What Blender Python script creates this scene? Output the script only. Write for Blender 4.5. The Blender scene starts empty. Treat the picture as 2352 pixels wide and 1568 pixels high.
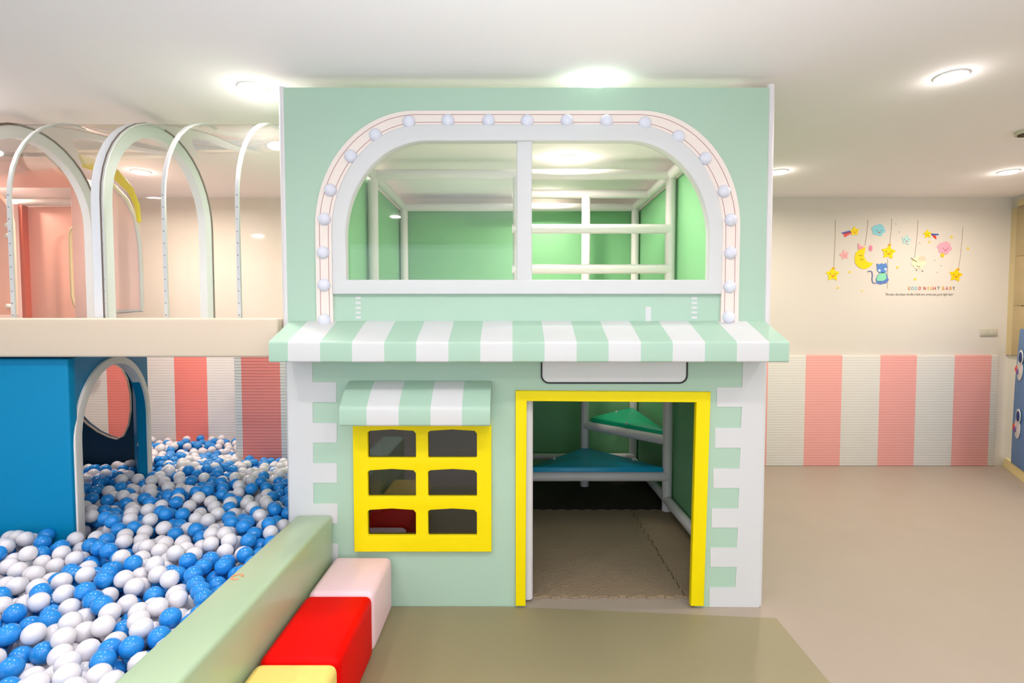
import bpy, bmesh, math, random
from mathutils import Vector, Matrix
random.seed(7)
C = bpy.context.scene.collection
PI = math.pi
# ------------------------------------------------------------------ camera model
CAMZ, PITCH, FPX = 1.5, math.radians(2.48), 1200.0
cP, sP = math.cos(PITCH), math.sin(PITCH)
def P(px, py, Y):
    dx, dz = (px-1176)/FPX, -(py-784)/FPX
    t = Y/(cP+dz*sP)
    return Vector((t*dx, Y, CAMZ+t*(-sP+dz*cP)))
def PX(px, py, Y): return P(px, py, Y).x
def PZ(py, Y): return P(1176, py, Y).z
def G(px, py, z=0.0):
    dx, dz = (px-1176)/FPX, -(py-784)/FPX
    t = (z-CAMZ)/(-sP+dz*cP)
    return Vector((t*dx, t*(cP+dz*sP), z))
def proj(v):
    x, y, z = v[0], v[1], v[2]-CAMZ
    f = y*cP-z*sP; u = y*sP+z*cP
    return 1176+FPX*x/f, 784-FPX*u/f, f
cam = bpy.data.cameras.new('camera'); co = bpy.data.objects.new('camera', cam); C.objects.link(co)
co.location = (0, 0, CAMZ); co.rotation_euler = (PI/2-PITCH, 0, 0)
cam.sensor_width = 36; cam.lens = 36*FPX/2352; cam.clip_start = 0.05
bpy.context.scene.camera = co

# ------------------------------------------------------------------ materials
def lin(c):
    return tuple(((v/255)/12.92 if v/255 <= .04045 else ((v/255+.055)/1.055)**2.4) for v in c)
def mat(name, rgb, rough=.5, spec=.5, bump=0, bscale=40, coat=0, var=0, metallic=0, sub=0):
    m = bpy.data.materials.new(name); m.use_nodes = True
    n = m.node_tree.nodes; l = m.node_tree.links; b = n['Principled BSDF']
    c = lin(rgb)+(1,)
    b.inputs['Base Color'].default_value = c
    b.inputs['Roughness'].default_value = rough
    b.inputs['Specular IOR Level'].default_value = spec
    b.inputs['Metallic'].default_value = metallic
    b.inputs['Coat Weight'].default_value = coat
    b.inputs['Coat Roughness'].default_value = .12
    if sub:
        b.inputs['Subsurface Weight'].default_value = sub
        b.inputs['Subsurface Scale'].default_value = .01
    if bump or var:
        tc = n.new('ShaderNodeTexCoord'); no = n.new('ShaderNodeTexNoise')
        no.inputs['Scale'].default_value = bscale; no.inputs['Detail'].default_value = 3
        l.new(tc.outputs['Object'], no.inputs['Vector'])
        if bump:
            bp = n.new('ShaderNodeBump'); bp.inputs['Strength'].default_value = bump; bp.inputs['Distance'].default_value = .01
            l.new(no.outputs['Fac'], bp.inputs['Height']); l.new(bp.outputs['Normal'], b.inputs['Normal'])
        if var:
            mx = n.new('ShaderNodeMix'); mx.data_type = 'RGBA'
            mx.inputs['A'].default_value = tuple(v*(1-var) for v in c[:3])+(1,)
            mx.inputs['B'].default_value = tuple(min(1, v*(1+var)) for v in c[:3])+(1,)
            l.new(no.outputs['Fac'], mx.inputs['Factor']); l.new(mx.outputs['Result'], b.inputs['Base Color'])
    return m
def clear(name, tint=(1, 1, 1), refl=.08, rough=.02, haze=0.0):
    m = bpy.data.materials.new(name); m.use_nodes = True
    n = m.node_tree.nodes; l = m.node_tree.links; n.remove(n['Principled BSDF'])
    out = n['Material Output']
    tr = n.new('ShaderNodeBsdfTransparent'); tr.inputs['Color'].default_value = tint+(1,)
    gl = n.new('ShaderNodeBsdfGlossy'); gl.inputs['Roughness'].default_value = rough
    lw = n.new('ShaderNodeLayerWeight'); lw.inputs['Blend'].default_value = .25
    mr = n.new('ShaderNodeMapRange'); mr.inputs['To Min'].default_value = refl; mr.inputs['To Max'].default_value = min(1, refl+.5)
    l.new(lw.outputs['Fresnel'], mr.inputs['Value'])
    mx = n.new('ShaderNodeMixShader'); l.new(mr.outputs['Result'], mx.inputs['Fac'])
    l.new(tr.outputs[0], mx.inputs[1]); l.new(gl.outputs[0], mx.inputs[2])
    if haze:
        df = n.new('ShaderNodeBsdfDiffuse'); df.inputs['Color'].default_value = (.9, .9, .9, 1)
        m2 = n.new('ShaderNodeMixShader'); m2.inputs['Fac'].default_value = haze
        l.new(mx.outputs[0], m2.inputs[1]); l.new(df.outputs[0], m2.inputs[2]); l.new(m2.outputs[0], out.inputs[0])
    else:
        l.new(mx.outputs[0], out.inputs[0])
    return m
def emit(name, rgb, s):
    m = bpy.data.materials.new(name); m.use_nodes = True
    b = m.node_tree.nodes['Principled BSDF']
    b.inputs['Base Color'].default_value = (1, 1, 1, 1)
    b.inputs['Emission Color'].default_value = rgb+(1,); b.inputs['Emission Strength'].default_value = s
    return m
M = {}
M['green'] = mat('mint_vinyl', (174, 202, 182), .38, .5, bump=.04, bscale=6)
M['greenlow'] = M['green']
M['canopy'] = mat('mint_canopy_vinyl', (170, 200, 180), .35, .5)
M['white'] = mat('white_vinyl', (214, 213, 214), .4)
M['whitecan'] = M['white']
M['cream'] = mat('cream_vinyl', (226, 205, 182), .45, bump=.03, bscale=8)
M['yellow'] = mat('yellow_vinyl', (244, 220, 0), .45, .2)
M['red'] = mat('red_vinyl', (228, 0, 0), .5, .1)
M['pink'] = mat('pink_vinyl', (250, 214, 224), .42)
M['lemon'] = mat('lemon_vinyl', (246, 214, 120), .45, .3)
M['barrier'] = mat('pale_mint_vinyl', (172, 193, 160), .27, .55, bump=.02, bscale=5)
M['blueball'] = mat('blue_plastic', (40, 142, 224), .15, .5)
M['whiteball'] = mat('white_plastic', (230, 225, 231), .16, .5)
M['blue'] = mat('blue_vinyl', (0, 136, 186), .45, .2)
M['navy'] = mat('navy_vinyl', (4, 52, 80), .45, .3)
M['ceil'] = mat('ceiling_paint', (246, 240, 242), .8, .2, bump=.02, bscale=2)
M['wall'] = mat('wall_paint', (220, 211, 200), .8, .2)
M['floor'] = mat('taupe_vinyl_floor', (166, 152, 138), .48, .4, var=.04, bscale=3)
M['mat'] = mat('olive_grey_vinyl', (146, 136, 106), .5, .4, var=.04, bscale=3)
M['bulb'] = mat('pearl_bulb', (222, 222, 236), .25, .5)
M['band'] = mat('blush_vinyl', (240, 226, 218), .45)
M['mauve'] = mat('mauve_line', (190, 140, 140), .6)
M['black'] = mat('black_line', (12, 10, 12), .5)
M['sign'] = mat('sign_white', (224, 222, 224), .45)
M['pole'] = mat('padded_pole_white', (226, 220, 222), .45, bump=.05, bscale=20)
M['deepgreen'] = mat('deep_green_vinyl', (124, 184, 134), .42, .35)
M['stepblue'] = mat('step_blue_vinyl', (0, 165, 215), .4)
M['stepgreen'] = mat('step_green_vinyl', (20, 180, 135), .4)
M['foam'] = mat('brown_foam', (152, 132, 108), .75, .2, bump=.8, bscale=90, var=.15)
M['deck'] = mat('deck_pad', (226, 220, 210), .7)
M['salmon'] = mat('salmon_vinyl', (253, 186, 166), .45)
M['salmondark'] = mat('salmon_edge', (205, 84, 52), .5)
M['blush'] = mat('pale_pink_vinyl', (253, 214, 206), .45)
M['clear'] = clear('clear_vault', (.97, .965, .955), refl=.03, rough=.04, haze=.02)
M['pane'] = clear('acrylic_pane', (.97, .98, .97), refl=.035)
M['paned'] = clear('smoked_acrylic_pane', (.42, .40, .38), refl=.085)
M['frost'] = mat('ring_white', (236, 236, 242), .45)
M['ringdark'] = mat('ring_edge_grey', (120, 105, 95), .5)
M['arch'] = mat('cream_arch', (252, 240, 230), .45)
M['foamdark'] = mat('darker_foam', (58, 48, 40), .8, .2, bump=.6, bscale=90)
M['metal'] = mat('metal', (150, 150, 150), .3, metallic=.9)
M['light'] = emit('diffuser', (1, .97, .92), 25)
M['trimring'] = mat('lamp_ring', (240, 240, 238), .4)
M['tile'] = mat('marble_tile', (186, 164, 124), .25, .5, var=.12, bscale=7)
M['tileedge'] = mat('tile_edge', (202, 182, 140), .4)
M['padblue'] = mat('pad_blue', (72, 128, 190), .4)
M['step'] = mat('cream_step', (230, 214, 160), .45)
M['orange'] = mat('orange', (226, 70, 30), .5)
M['plate'] = mat('switch_plate', (200, 194, 176), .4)
M['stain'] = mat('stain', (214, 150, 110), .5)
M['dark'] = mat('dark_recess', (60, 44, 30), .6)

def stripe_wall_mat(name, edges, white, pink):
    """painted stripes: pink between each (x0, x1) of edges in object X, ribbed like padded foam strips"""
    m = bpy.data.materials.new(name); m.use_nodes = True
    n = m.node_tree.nodes; l = m.node_tree.links; b = n['Principled BSDF']
    b.inputs['Roughness'].default_value = .5
    tc = n.new('ShaderNodeTexCoord'); sx = n.new('ShaderNodeSeparateXYZ'); l.new(tc.outputs['Object'], sx.inputs[0])
    acc = None
    for x0, x1 in edges:
        a = n.new('ShaderNodeMath'); a.operation = 'GREATER_THAN'; a.inputs[1].default_value = x0; l.new(sx.outputs['X'], a.inputs[0])
        c = n.new('ShaderNodeMath'); c.operation = 'LESS_THAN'; c.inputs[1].default_value = x1; l.new(sx.outputs['X'], c.inputs[0])
        q = n.new('ShaderNodeMath'); q.operation = 'MULTIPLY'; l.new(a.outputs[0], q.inputs[0]); l.new(c.outputs[0], q.inputs[1])
        if acc is None: acc = q
        else:
            s = n.new('ShaderNodeMath'); s.operation = 'ADD'; l.new(acc.outputs[0], s.inputs[0]); l.new(q.outputs[0], s.inputs[1]); acc = s
    mx = n.new('ShaderNodeMix'); mx.data_type = 'RGBA'
    mx.inputs['A'].default_value = lin(white)+(1,); mx.inputs['B'].default_value = lin(pink)+(1,)
    l.new(acc.outputs[0], mx.inputs['Factor']); l.new(mx.outputs['Result'], b.inputs['Base Color'])
    w = n.new('ShaderNodeTexWave'); w.bands_direction = 'Z'; w.inputs['Scale'].default_value = 12; w.inputs['Distortion'].default_value = .6
    l.new(tc.outputs['Object'], w.inputs['Vector'])
    bp = n.new('ShaderNodeBump'); bp.inputs['Strength'].default_value = .25; bp.inputs['Distance'].default_value = .004
    l.new(w.outputs['Fac'], bp.inputs['Height']); l.new(bp.outputs['Normal'], b.inputs['Normal'])
    return m

# ------------------------------------------------------------------ builders
def finish(me, mats, smooth=True, ang=35):
    for m in (mats if isinstance(mats, (list, tuple)) else [mats]): me.materials.append(m)
    if smooth:
        for p in me.polygons: p.use_smooth = True
        me.set_sharp_from_angle(angle=math.radians(ang))
def link(name, me, parent=None):
    o = bpy.data.objects.new(name, me); C.objects.link(o)
    if parent is not None:
        o.parent = parent
        r = parent
        off = Vector((0, 0, 0))
        while r is not None:
            off += r.location; r = r.parent
        o.matrix_parent_inverse = Matrix.Translation(-off) if parent.type == 'EMPTY' else Matrix.Identity(4)
    return o
def thing(name, label, cat, loc=(0, 0, 0), group=None):
    o = bpy.data.objects.new(name, None); C.objects.link(o); o.empty_display_size = .1
    o.location = loc; o['label'] = label; o['category'] = cat
    if group: o['group'] = group
    return o
def tag(o, label, cat, group=None, kind=None):
    o['label'] = label; o['category'] = cat
    if group: o['group'] = group
    if kind: o['kind'] = kind
    return o
def struct(o): o['kind'] = 'structure'; return o
def from_bm(name, bm, mats, parent=None, smooth=True, ang=35):
    me = bpy.data.meshes.new(name); bmesh.ops.recalc_face_normals(bm, faces=bm.faces); bm.to_mesh(me); bm.free()
    finish(me, mats, smooth, ang)
    return link(name, me, parent)
def box(name, a, b, m, parent=None, bev=0, seg=3):
    bm = bmesh.new(); bmesh.ops.create_cube(bm, size=1)
    a, b = Vector(a), Vector(b)
    for v in bm.verts: v.co = Vector([(a[i]+b[i])/2+v.co[i]*(b[i]-a[i]) for i in range(3)])
    if bev: bmesh.ops.bevel(bm, geom=bm.edges[:], offset=bev, segments=seg, profile=.5, affect='EDGES')
    return from_bm(name, bm, m, parent)
def plate(name, loops, th, m, parent=None, bev=0, o=(0, 0, 0), d=(1, 0, 0), res=3):
    """loops of (s, z); front face through origin o, s along d, thickness th going backwards"""
    cu = bpy.data.curves.new('tmp', 'CURVE'); cu.dimensions = '2D'; cu.fill_mode = 'BOTH'
    for lp in loops:
        s = cu.splines.new('POLY'); s.points.add(len(lp)-1)
        for i, p in enumerate(lp): s.points[i].co = (p[0], p[1], 0, 1)
        s.use_cyclic_u = True
    cu.extrude = max(th/2-bev, .0001); cu.bevel_depth = bev; cu.bevel_resolution = res; cu.offset = -bev
    ob = bpy.data.objects.new('tmp', cu); C.objects.link(ob)
    dg = bpy.context.evaluated_depsgraph_get(); dg.update()
    me = bpy.data.meshes.new_from_object(ob.evaluated_get(dg)); bpy.data.objects.remove(ob); bpy.data.curves.remove(cu)
    d = Vector(d).normalized(); up = Vector((0, 0, 1)); n = d.cross(up); o = Vector(o)
    for v in me.vertices:
        s, z, q = v.co
        v.co = o+d*s+up*z+n*(q-th/2)
    bm = bmesh.new(); bm.from_mesh(me); bmesh.ops.remove_doubles(bm, verts=bm.verts, dist=1e-5); bpy.data.meshes.remove(me)
    return from_bm(name, bm, m, parent, ang=30)
def pplate(name, loops, Y, th, m, parent=None, bev=0):
    """plate whose outline is sighted at depth Y (real position), facing the viewer side of the room"""
    ll = [[((q := P(x, y, Y)).x, q.z) for x, y in lp] for lp in loops]
    return plate(name, ll, th, m, parent, bev, o=(0, Y, 0))
def tube_bm(bm, pts, r, seg=16, caps=True, closed=False):
    pts = [Vector(p) for p in pts]; n = len(pts); rings = []; last = None
    for i, p in enumerate(pts):
        if closed: t = pts[(i+1) % n]-pts[i-1]
        else: t = (pts[min(i+1, n-1)]-pts[max(i-1, 0)])
        t.normalize()
        a = (Vector((0, 0, 1)) if abs(t.z) < .9 else Vector((1, 0, 0))) if last is None else last
        u = (a-t*a.dot(t)).normalized(); w = t.cross(u); last = u
        rings.append([bm.verts.new(p+u*math.cos(2*PI*k/seg)*r+w*math.sin(2*PI*k/seg)*r) for k in range(seg)])
    for i in range(n if closed else n-1):
        A, B = rings[i], rings[(i+1) % n]
        for k in range(seg): bm.faces.new((A[k], A[(k+1) % seg], B[(k+1) % seg], B[k]))
    if caps and not closed: bm.faces.new(rings[0]); bm.faces.new(rings[-1][::-1])
def tube(name, pts, r, m, parent=None, seg=18, closed=False):
    bm = bmesh.new(); tube_bm(bm, pts, r, seg, closed=closed); return from_bm(name, bm, m, parent, ang=50)
def sphere(name, c, r, m, parent=None, sub=3, sc=(1, 1, 1)):
    bm = bmesh.new(); bmesh.ops.create_icosphere(bm, subdivisions=sub, radius=r)
    for v in bm.verts: v.co = Vector(c)+Vector((v.co.x*sc[0], v.co.y*sc[1], v.co.z*sc[2]))
    return from_bm(name, bm, m, parent, ang=180)
def disc(name, c, r, h, m, parent=None, seg=40):
    bm = bmesh.new(); bmesh.ops.create_cone(bm, cap_ends=True, segments=seg, radius1=r, radius2=r, depth=h)
    for v in bm.verts: v.co += Vector(c)
    return from_bm(name, bm, m, parent)
def arc(cx, cz, rx, rz, a0, a1, n=14):
    return [(cx+rx*math.cos(a0+(a1-a0)*i/n), cz+rz*math.sin(a0+(a1-a0)*i/n)) for i in range(n+1)]
def roundrect(x0, x1, z0, z1, r, n=5):
    return (arc(x1-r, z1-r, r, r, 0, PI/2, n)+arc(x0+r, z1-r, r, r, PI/2, PI, n) +
            arc(x0+r, z0+r, r, r, PI, 1.5*PI, n)+arc(x1-r, z0+r, r, r, 1.5*PI, 2*PI, n))

# ------------------------------------------------------------------ room
BW, RW, LW, CE, FR = 5.30, 5.04, -5.6, 2.71, -3.2
box('floor', (LW, FR, -.05), (RW+.3, BW+.1, 0), M['floor']); struct(bpy.data.objects['floor'])
struct(box('ceiling', (LW, FR, CE), (RW+.3, BW+.1, CE+.05), M['ceil']))
struct(box('wall_back', (LW, BW, 0), (RW+.3, BW+.1, CE), M['wall']))
struct(box('wall_right', (RW, FR, 0), (RW+.1, BW, CE), M['wall']))
struct(box('wall_left', (LW-.1, FR, 0), (LW, BW, CE), M['wall']))
PIT_R, PIT_L, F = -1.16, -3.9, 2.663
wh = PZ(815, BW)
def xw(px, py=940): return PX(px, py, BW)
sm = stripe_wall_mat('striped_padding', [(xw(a), xw(b)) for a, b in ((1677, 1759), (1844.5, 1927.5), (2014, 2097), (2183, 2267))], (222, 216, 208), (238, 166, 158))
struct(box('trim_1', (1.3, BW-.03, 0), (RW-.12, BW, wh), sm, bev=.008))
sm2 = stripe_wall_mat('striped_padding_pit', [(PX(a, 920, BW-.03), PX(b, 920, BW-.03)) for a, b in ((94, 170), (247, 323), (402, 477))], (236, 231, 228), (250, 142, 134))
struct(box('trim_2', (-5.3, BW-.03, 0), (-1.9, BW, 1.32), sm2))
CY = 4.5
sm3 = stripe_wall_mat('striped_padding_column', [(PX(556, 940, CY), PX(645, 940, CY))], (238, 234, 232), (255, 152, 146))
struct(box('wall_column', (PX(540, 940, CY), CY, 0), (-1.3, BW-.04, 1.32), sm3))
# tiled jamb on the right wall
tz0, tz1 = PZ(815, 5.25), PZ(476, 5.25)
struct(box('trim_3', (RW-.022, 5.16, tz0), (RW+.02, 5.30, tz1), M['tileedge']))
for k in range(3):
    za, zb = tz0+(tz1-tz0)*k/3+.004, tz0+(tz1-tz0)*(k+1)/3-.004
    struct(box('trim_%d' % (4+k), (RW-.03, 4.4, za), (RW+.02, 5.235, zb), M['tile'], bev=.004))
struct(box('trim_7', (RW-.06, 4.4, tz1), (RW+.02, 5.2, tz1+.06), M['tileedge']))

# ------------------------------------------------------------------ floor mats
bm = bmesh.new()
pl = [G(905, 1394), G(1160, 1394), G(1783, 1421), G(1905, 1568), Vector((1.12, .7, 0)), Vector((-.9, .7, 0)), Vector((-.9, 2.64, 0))]
vs = [bm.verts.new((p.x, p.y, .004)) for p in pl]; f = bm.faces.new(vs)
r = bmesh.ops.extrude_face_region(bm, geom=[f])
for v in r['geom']:
    if isinstance(v, bmesh.types.BMVert): v.co.z = 0.0005
tag(from_bm('floor_mat', bm, M['mat'], smooth=False), 'olive-grey vinyl floor sheet in front of the mint playhouse door', 'floor mat')
mt = thing('foam_floor', 'textured brown foam floor tiles inside the playhouse doorway', 'floor mat', (0.05, 3.9, 0))
for i, (x0, x1, y0, y1) in enumerate([(-1.1, -.1, 2.74, 3.3), (-.1, .93, 2.74, 3.3), (.93, 1.24, 2.74, 3.3), (-1.1, -.1, 3.3, 4.02), (-.1, .93, 3.3, 4.02), (.93, 1.24, 3.3, 4.02), (-1.1, -.1, 4.02, 5.2), (-.1, 1.24, 4.02, 5.2)]):
    # jigsaw edge tiles
    pts = []
    def edge(ax, ay, bx, by):
        L = math.hypot(bx-ax, by-ay); n = max(2, int(L/.05)); q = []
        nx, ny = -(by-ay)/L, (bx-ax)/L
        for k in range(n):
            w = .006 if k % 2 else -.006
            for t in (k/n, (k+1)/n): q.append((ax+(bx-ax)*t+nx*w, ay+(by-ay)*t+ny*w))
        return q
    g = .004
    pts = edge(x0+g, y0+g, x1-g, y0+g)+edge(x1-g, y0+g, x1-g, y1-g)+edge(x1-g, y1-g, x0+g, y1-g)+edge(x0+g, y1-g, x0+g, y0+g)
    bm = bmesh.new(); top = [bm.verts.new((x, y, .014)) for x, y in pts]; bot = [bm.verts.new((x, y, .001)) for x, y in pts]
    bm.faces.new(top); bm.faces.new(bot[::-1])
    for k in range(len(pts)): bm.faces.new((top[k], bot[k], bot[(k+1) % len(pts)], top[(k+1) % len(pts)]))
    from_bm('foam_tile', bm, M['foam'] if y0 < 4 else M['foamdark'], mt, smooth=False)  # back bay tiles coloured darker than the front ones

# ------------------------------------------------------------------ playhouse
ph = thing('playhouse', 'two-storey mint green playhouse with arched bulb-lined window, striped awning and yellow doorway', 'playhouse', (.08, F, 0))
HX0, HX1 = PX(663, 1000, F), PX(1751, 1000, F)       # outer sides
MID = PZ(790, F)
TOPZ = PZ(201, F)
UL, UR = PX(640, 220, F)+.004, PX(1772, 400, F)
def cx(px, py=1100): return PX(px, py, F)
def cz(py): return PZ(py, F)
# lower wall with the doorway notch and window hole
dl, dr, dt = cx(1208), cx(1600, 1100), cz(921)
lower = [(HX0, 0), (HX0, MID), (HX1, MID), (HX1, 0), (dr, 0), (dr, dt), (dl, dt), (dl, 0)]
whole = [(cx(838), cz(1240)), (cx(1105), cz(1240)), (cx(1105), cz(972)), (cx(838), cz(972))]
plate('lower_wall', [lower, whole], .05, M['green'], ph, o=(0, F, 0))
def arch_px(l, r, top, rx, ry, bot, ytop=None):
    """outline of an arched window in world (x, z): vertical sides, elliptical shoulders"""
    L, R, T, B = cx(l, 500), cx(r, 500), cz(top), cz(bot)
    RX, RY = rx/450.6*1.0, ry/450.6
    RX, RY = rx*F/FPX, ry*F/FPX
    return [(R, B)]+arc(R-RX, T-RY, RX, RY, 0, PI/2, 20)+arc(L+RX, T-RY, RX, RY, PI/2, PI, 20)+[(L, B)]
upper = [(UL+.02, MID), (UL+.02, TOPZ), (UR-.02, TOPZ), (UR-.02, MID)]
hole = arch_px(790, 1630, 322, 190, 222, 650)
plate('upper_wall', [upper, hole], .05, M['green'], ph, o=(0, F, 0))
wf = plate('window_surround', [arch_px(765, 1656, 290, 205, 240, 676), arch_px(797, 1625, 327, 185, 215, 643)], .05, M['white'], ph, bev=.007, o=(0, F-.028, 0))
pplate('mullion', [[(1187, 320), (1222, 320), (1222, 650), (1187, 650)]], F-.015, .04, M['white'], ph, bev=.006)
ob = arch_px(725.5, 1698, 256, 228, 262, 742); ib = arch_px(764, 1657, 290, 206, 240, 742)
band = plate('marquee_band', [ob+ib[::-1]], .02, M['band'], ph, bev=.003, o=(0, F-.016, 0))
for (l, r, t, rx, ry) in ((736, 1687, 266, 222, 256), (756, 1665, 283.5, 211, 245)):
    lp = arch_px(l, r, t, rx, ry, 740)
    tube('pinstripe', [(x, F-.0165, z) for x, z in lp], .0016, M['mauve'], band, seg=6)
bulbs = [(743, 733), (742, 652), (740, 577), (743, 500), (757, 433), (804, 355), (861, 306), (938, 276), (1028, 273), (1122, 273), (1211, 274),
         (1303, 273), (1394, 274), (1483, 279), (1560, 310), (1622, 360), (1665, 436), (1681, 502), (1680, 578), (1678, 656), (1676, 726)]
for x, y in bulbs:
    p = P(x, y+2, F-.03); b = sphere('bulb', (p.x, F-.018, p.z), .032, M['bulb'], ph, sc=(1, .8, 1))
# panes of the arched window
pplate('window_pane', [[(a, b) for a, b in ((795, 648), (795, 440), (820, 400), (880, 345), (960, 322), (1190, 322), (1190, 648))]], F+.01, .004, M['pane'], ph)
# corner posts
tube('corner_post', [(UL+.012, F+.02, MID-.02), (UL+.012, F+.02, TOPZ+.005)], .022, M['pole'], ph)
tube('corner_post', [(UR-.004, F+.02, MID-.02), (UR-.004, F+.02, TOPZ+.02)], .02, M['pole'], ph)
tube('corner_post', [(HX1+.003, F+.03, 0), (HX1+.003, F+.03, MID)], .024, M['white'], ph)
tube('corner_post', [(HX0+.004, F+.03, 0), (HX0+.004, F+.03, MID)], .024, M['white'], ph)
# little decals between window and awning
def decal(name, rects, Y, m, par, th=.0015):
    for (x0, x1, y0, y1) in rects:
        a, b = P(x0, y1, Y), P(x1, y0, Y)
        plate(name, [[(a.x, a.z), (b.x, a.z), (b.x, b.z), (a.x, b.z)]], th, m, par, o=(0, Y-th, 0))
decal('decal', [(817, 829, y, y+6) for y in (681, 692.5, 704, 715, 726)]+[(1588, 1601, y, y+6) for y in (682, 692.5, 703.5, 714.5, 726)]+[(1482, 1495.5, 704, 738)], F, M['white'], ph)
# white quoins
def quoin(side):
    if side == 0:
        xo, xi = HX0, 718; t = [(877, 923, 773), (971, 1016, 774), (1063, 1108, 774), (1156, 1201, 775.5), (1247, 1293, 777), (1340, 1393, 778)]
        pts = [(xo, 0), (xo, cz(829)), (PX(717, 829, F), cz(829))]
        for y0, y1, xt in t:
            e = 718+(y0-829)*.008
            pts += [(PX(e, y0, F), cz(y0)), (PX(xt, y0, F), cz(y0)), (PX(xt, y1, F), cz(y1)), (PX(e, y1, F), cz(y1))]
        pts[-1] = (pts[-2][0], 0); pts[-2] = (pts[-2][0], .001)
    else:
        xo = HX1; t = [(889, 934, 1646), (982, 1028, 1642), (1075, 1120, 1638), (1167, 1211, 1634), (1257, 1301, 1631), (1348, 1393, 1629)]
        pts = [(xo, 0), (xo, cz(829)), (PX(1706, 829, F), cz(829))]
        for y0, y1, xt in t:
            e = 1706-(y0-829)*.034
            pts += [(PX(e, y0, F), cz(y0)), (PX(xt, y0, F), cz(y0)), (PX(xt, y1, F), cz(y1)), (PX(e, y1, F), cz(y1))]
        pts[-1] = (pts[-2][0], 0); pts[-2] = (pts[-2][0], .001)
    pts = pts[:-1]
    plate('quoin_edging', [pts], .003, M['white'], ph, o=(0, F-.003, 0))
quoin(0); quoin(1)
# awnings
def awning(name, x0, x1, sect, whites, parent, round_=0):
    """sect: (y, z) cross-section from wall top, over lip, back to wall; stripes as face colours"""
    xs = sorted(set([x0, x1]+[w for ab in whites for w in ab if x0 < w < x1]))
    bm = bmesh.new(); rows = [[bm.verts.new((x, y, z)) for y, z in sect] for x in xs]
    n = len(sect)
    for i in range(len(xs)-1):
        m = (xs[i]+xs[i+1])/2; wi = any(a < m < b for a, b in whites)
        for k in range(n):
            f = bm.faces.new((rows[i][k], rows[i+1][k], rows[i+1][(k+1) % n], rows[i][(k+1) % n])); f.material_index = 1 if wi else 0
    bm.faces.new(rows[0]); bm.faces.new(rows[-1][::-1])
    return from_bm(name, bm, [M['canopy'], M['white']], parent, ang=28)
YL = 2.42
def lipsect(y0, zt, yl, zl, zb, r=.012):
    """wall top -> slope -> rounded lip -> underside"""
    pts = [(y0, zt)]
    d = Vector((yl-y0, zl-zt)).normalized(); A = Vector((yl, zl))
    p0 = A-d*r; p1 = A+Vector((0, -r)); 
    for i in range(5):
        t = i/4; q = p0*(1-t)**2+A*2*t*(1-t)+p1*t*t; pts.append((q.x, q.y))
    B = Vector((yl, zb))
    for i in range(4):
        t = i/3; q = (B+Vector((0, r)))*(1-t)**2+B*2*t*(1-t)+(B+Vector((r, 0)))*t*t; pts.append((q.x, q.y))
    pts.append((y0, zb)); return pts
s = lipsect(F-.001, cz(737), YL, PZ(785, YL), PZ(832, YL))
w0 = [PX(661+i*147.4, 800, YL) for i in range(8)]
ww = [(x, PX(735+i*147.4, 800, YL)) for i, x in enumerate(w0)]
awning('awning', PX(617, 800, YL), PX(1813, 800, YL), s, ww, ph)
YC = 2.49
zt = cz(873)
s2 = lipsect(F-.006, zt, YC, PZ(935, YC), PZ(980, YC), .02)
# slightly domed slope
a = Vector((F-.006, zt)); b = Vector(s2[1]); nrm = Vector((-(b-a).y, (b-a).x)).normalized()
if nrm.y < 0: nrm = -nrm
dome = [(F-.006, zt-.02)]+[tuple(a+(b-a)*t+nrm*.012*math.sin(PI*t)) for t in (.05, .2, .35, .5, .65, .8)]
s2 = dome+s2[1:]
awning('window_awning', PX(779, 940, YC), PX(1126, 940, YC), s2, [(PX(842, 960, YC), PX(915.5, 960, YC)), (PX(989, 960, YC), PX(1061, 960, YC))], ph)
# sign under the awning
def rb(x0, x1, y0, y1, r):
    a, b = P(x0, y1, F), P(x1, y0, F)
    R = r*F/FPX
    return [(b.x, b.z), (a.x, b.z)]+arc(a.x+R, a.z+R, R, R, PI, 1.5*PI, 8)+arc(b.x-R, a.z+R, R, R, 1.5*PI, 2*PI, 8)
sg = plate('sign_board', [rb(1244, 1577, 800, 878, 17)], .006, M['sign'], ph, o=(0, F-.006, 0))
o1, i1 = rb(1242, 1579.5, 800, 880.5, 19), rb(1245.5, 1576, 798, 877, 16)
plate('sign_border', [[o1[0]]+[o1[1]]+o1[2:]+i1[2:][::-1]+[] if False else o1[1:]+[o1[0]]+[i1[0]]+i1[1:][::-1]], .004, M['black'], sg, o=(0, F-.0095, 0))
# yellow door frame
pplate('door_frame', [[(1184.5, 1392), (1184, 897), (1633, 900), (1617, 1392), (1587, 1392), (1600, 924), (1210, 921), (1207, 1392)]], F-.02, .035, M['yellow'], ph, bev=.004)
# yellow six-light window frame
fo = roundrect(cx(815), cx(1129), cz(1262), cz(955), .004)
panes = []
for (x0, x1) in ((848, 957), (985, 1096)):
    for (y0, y1) in ((985, 1048), (1075, 1136), (1165, 1225)):
        A, B = P(x0, y1, F), P(x1, y0, F)
        w = B.x-A.x
        panes.append([(A.x+.004, A.z), (B.x-.004, A.z), (B.x, A.z+.006), (B.x, B.z-.018), (B.x-.012, B.z-.004), ((A.x+B.x)/2, B.z+.003), (A.x+.012, B.z-.004), (A.x, B.z-.012), (A.x, A.z+.006)])
wfr = plate('window_frame', [fo]+panes, .03, M['yellow'], ph, bev=.003, o=(0, F-.026, 0))
pplate('window_pane', [[(832, 1245), (1112, 1245), (1112, 970), (832, 970)]], F-.006, .003, M['paned'], wfr)
# inner posts beside the door
tube('padded_pole', [(dl+.012, F+.07, .012), (dl+.012, F+.07, 1.3)], .027, M['pole'], ph)
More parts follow.
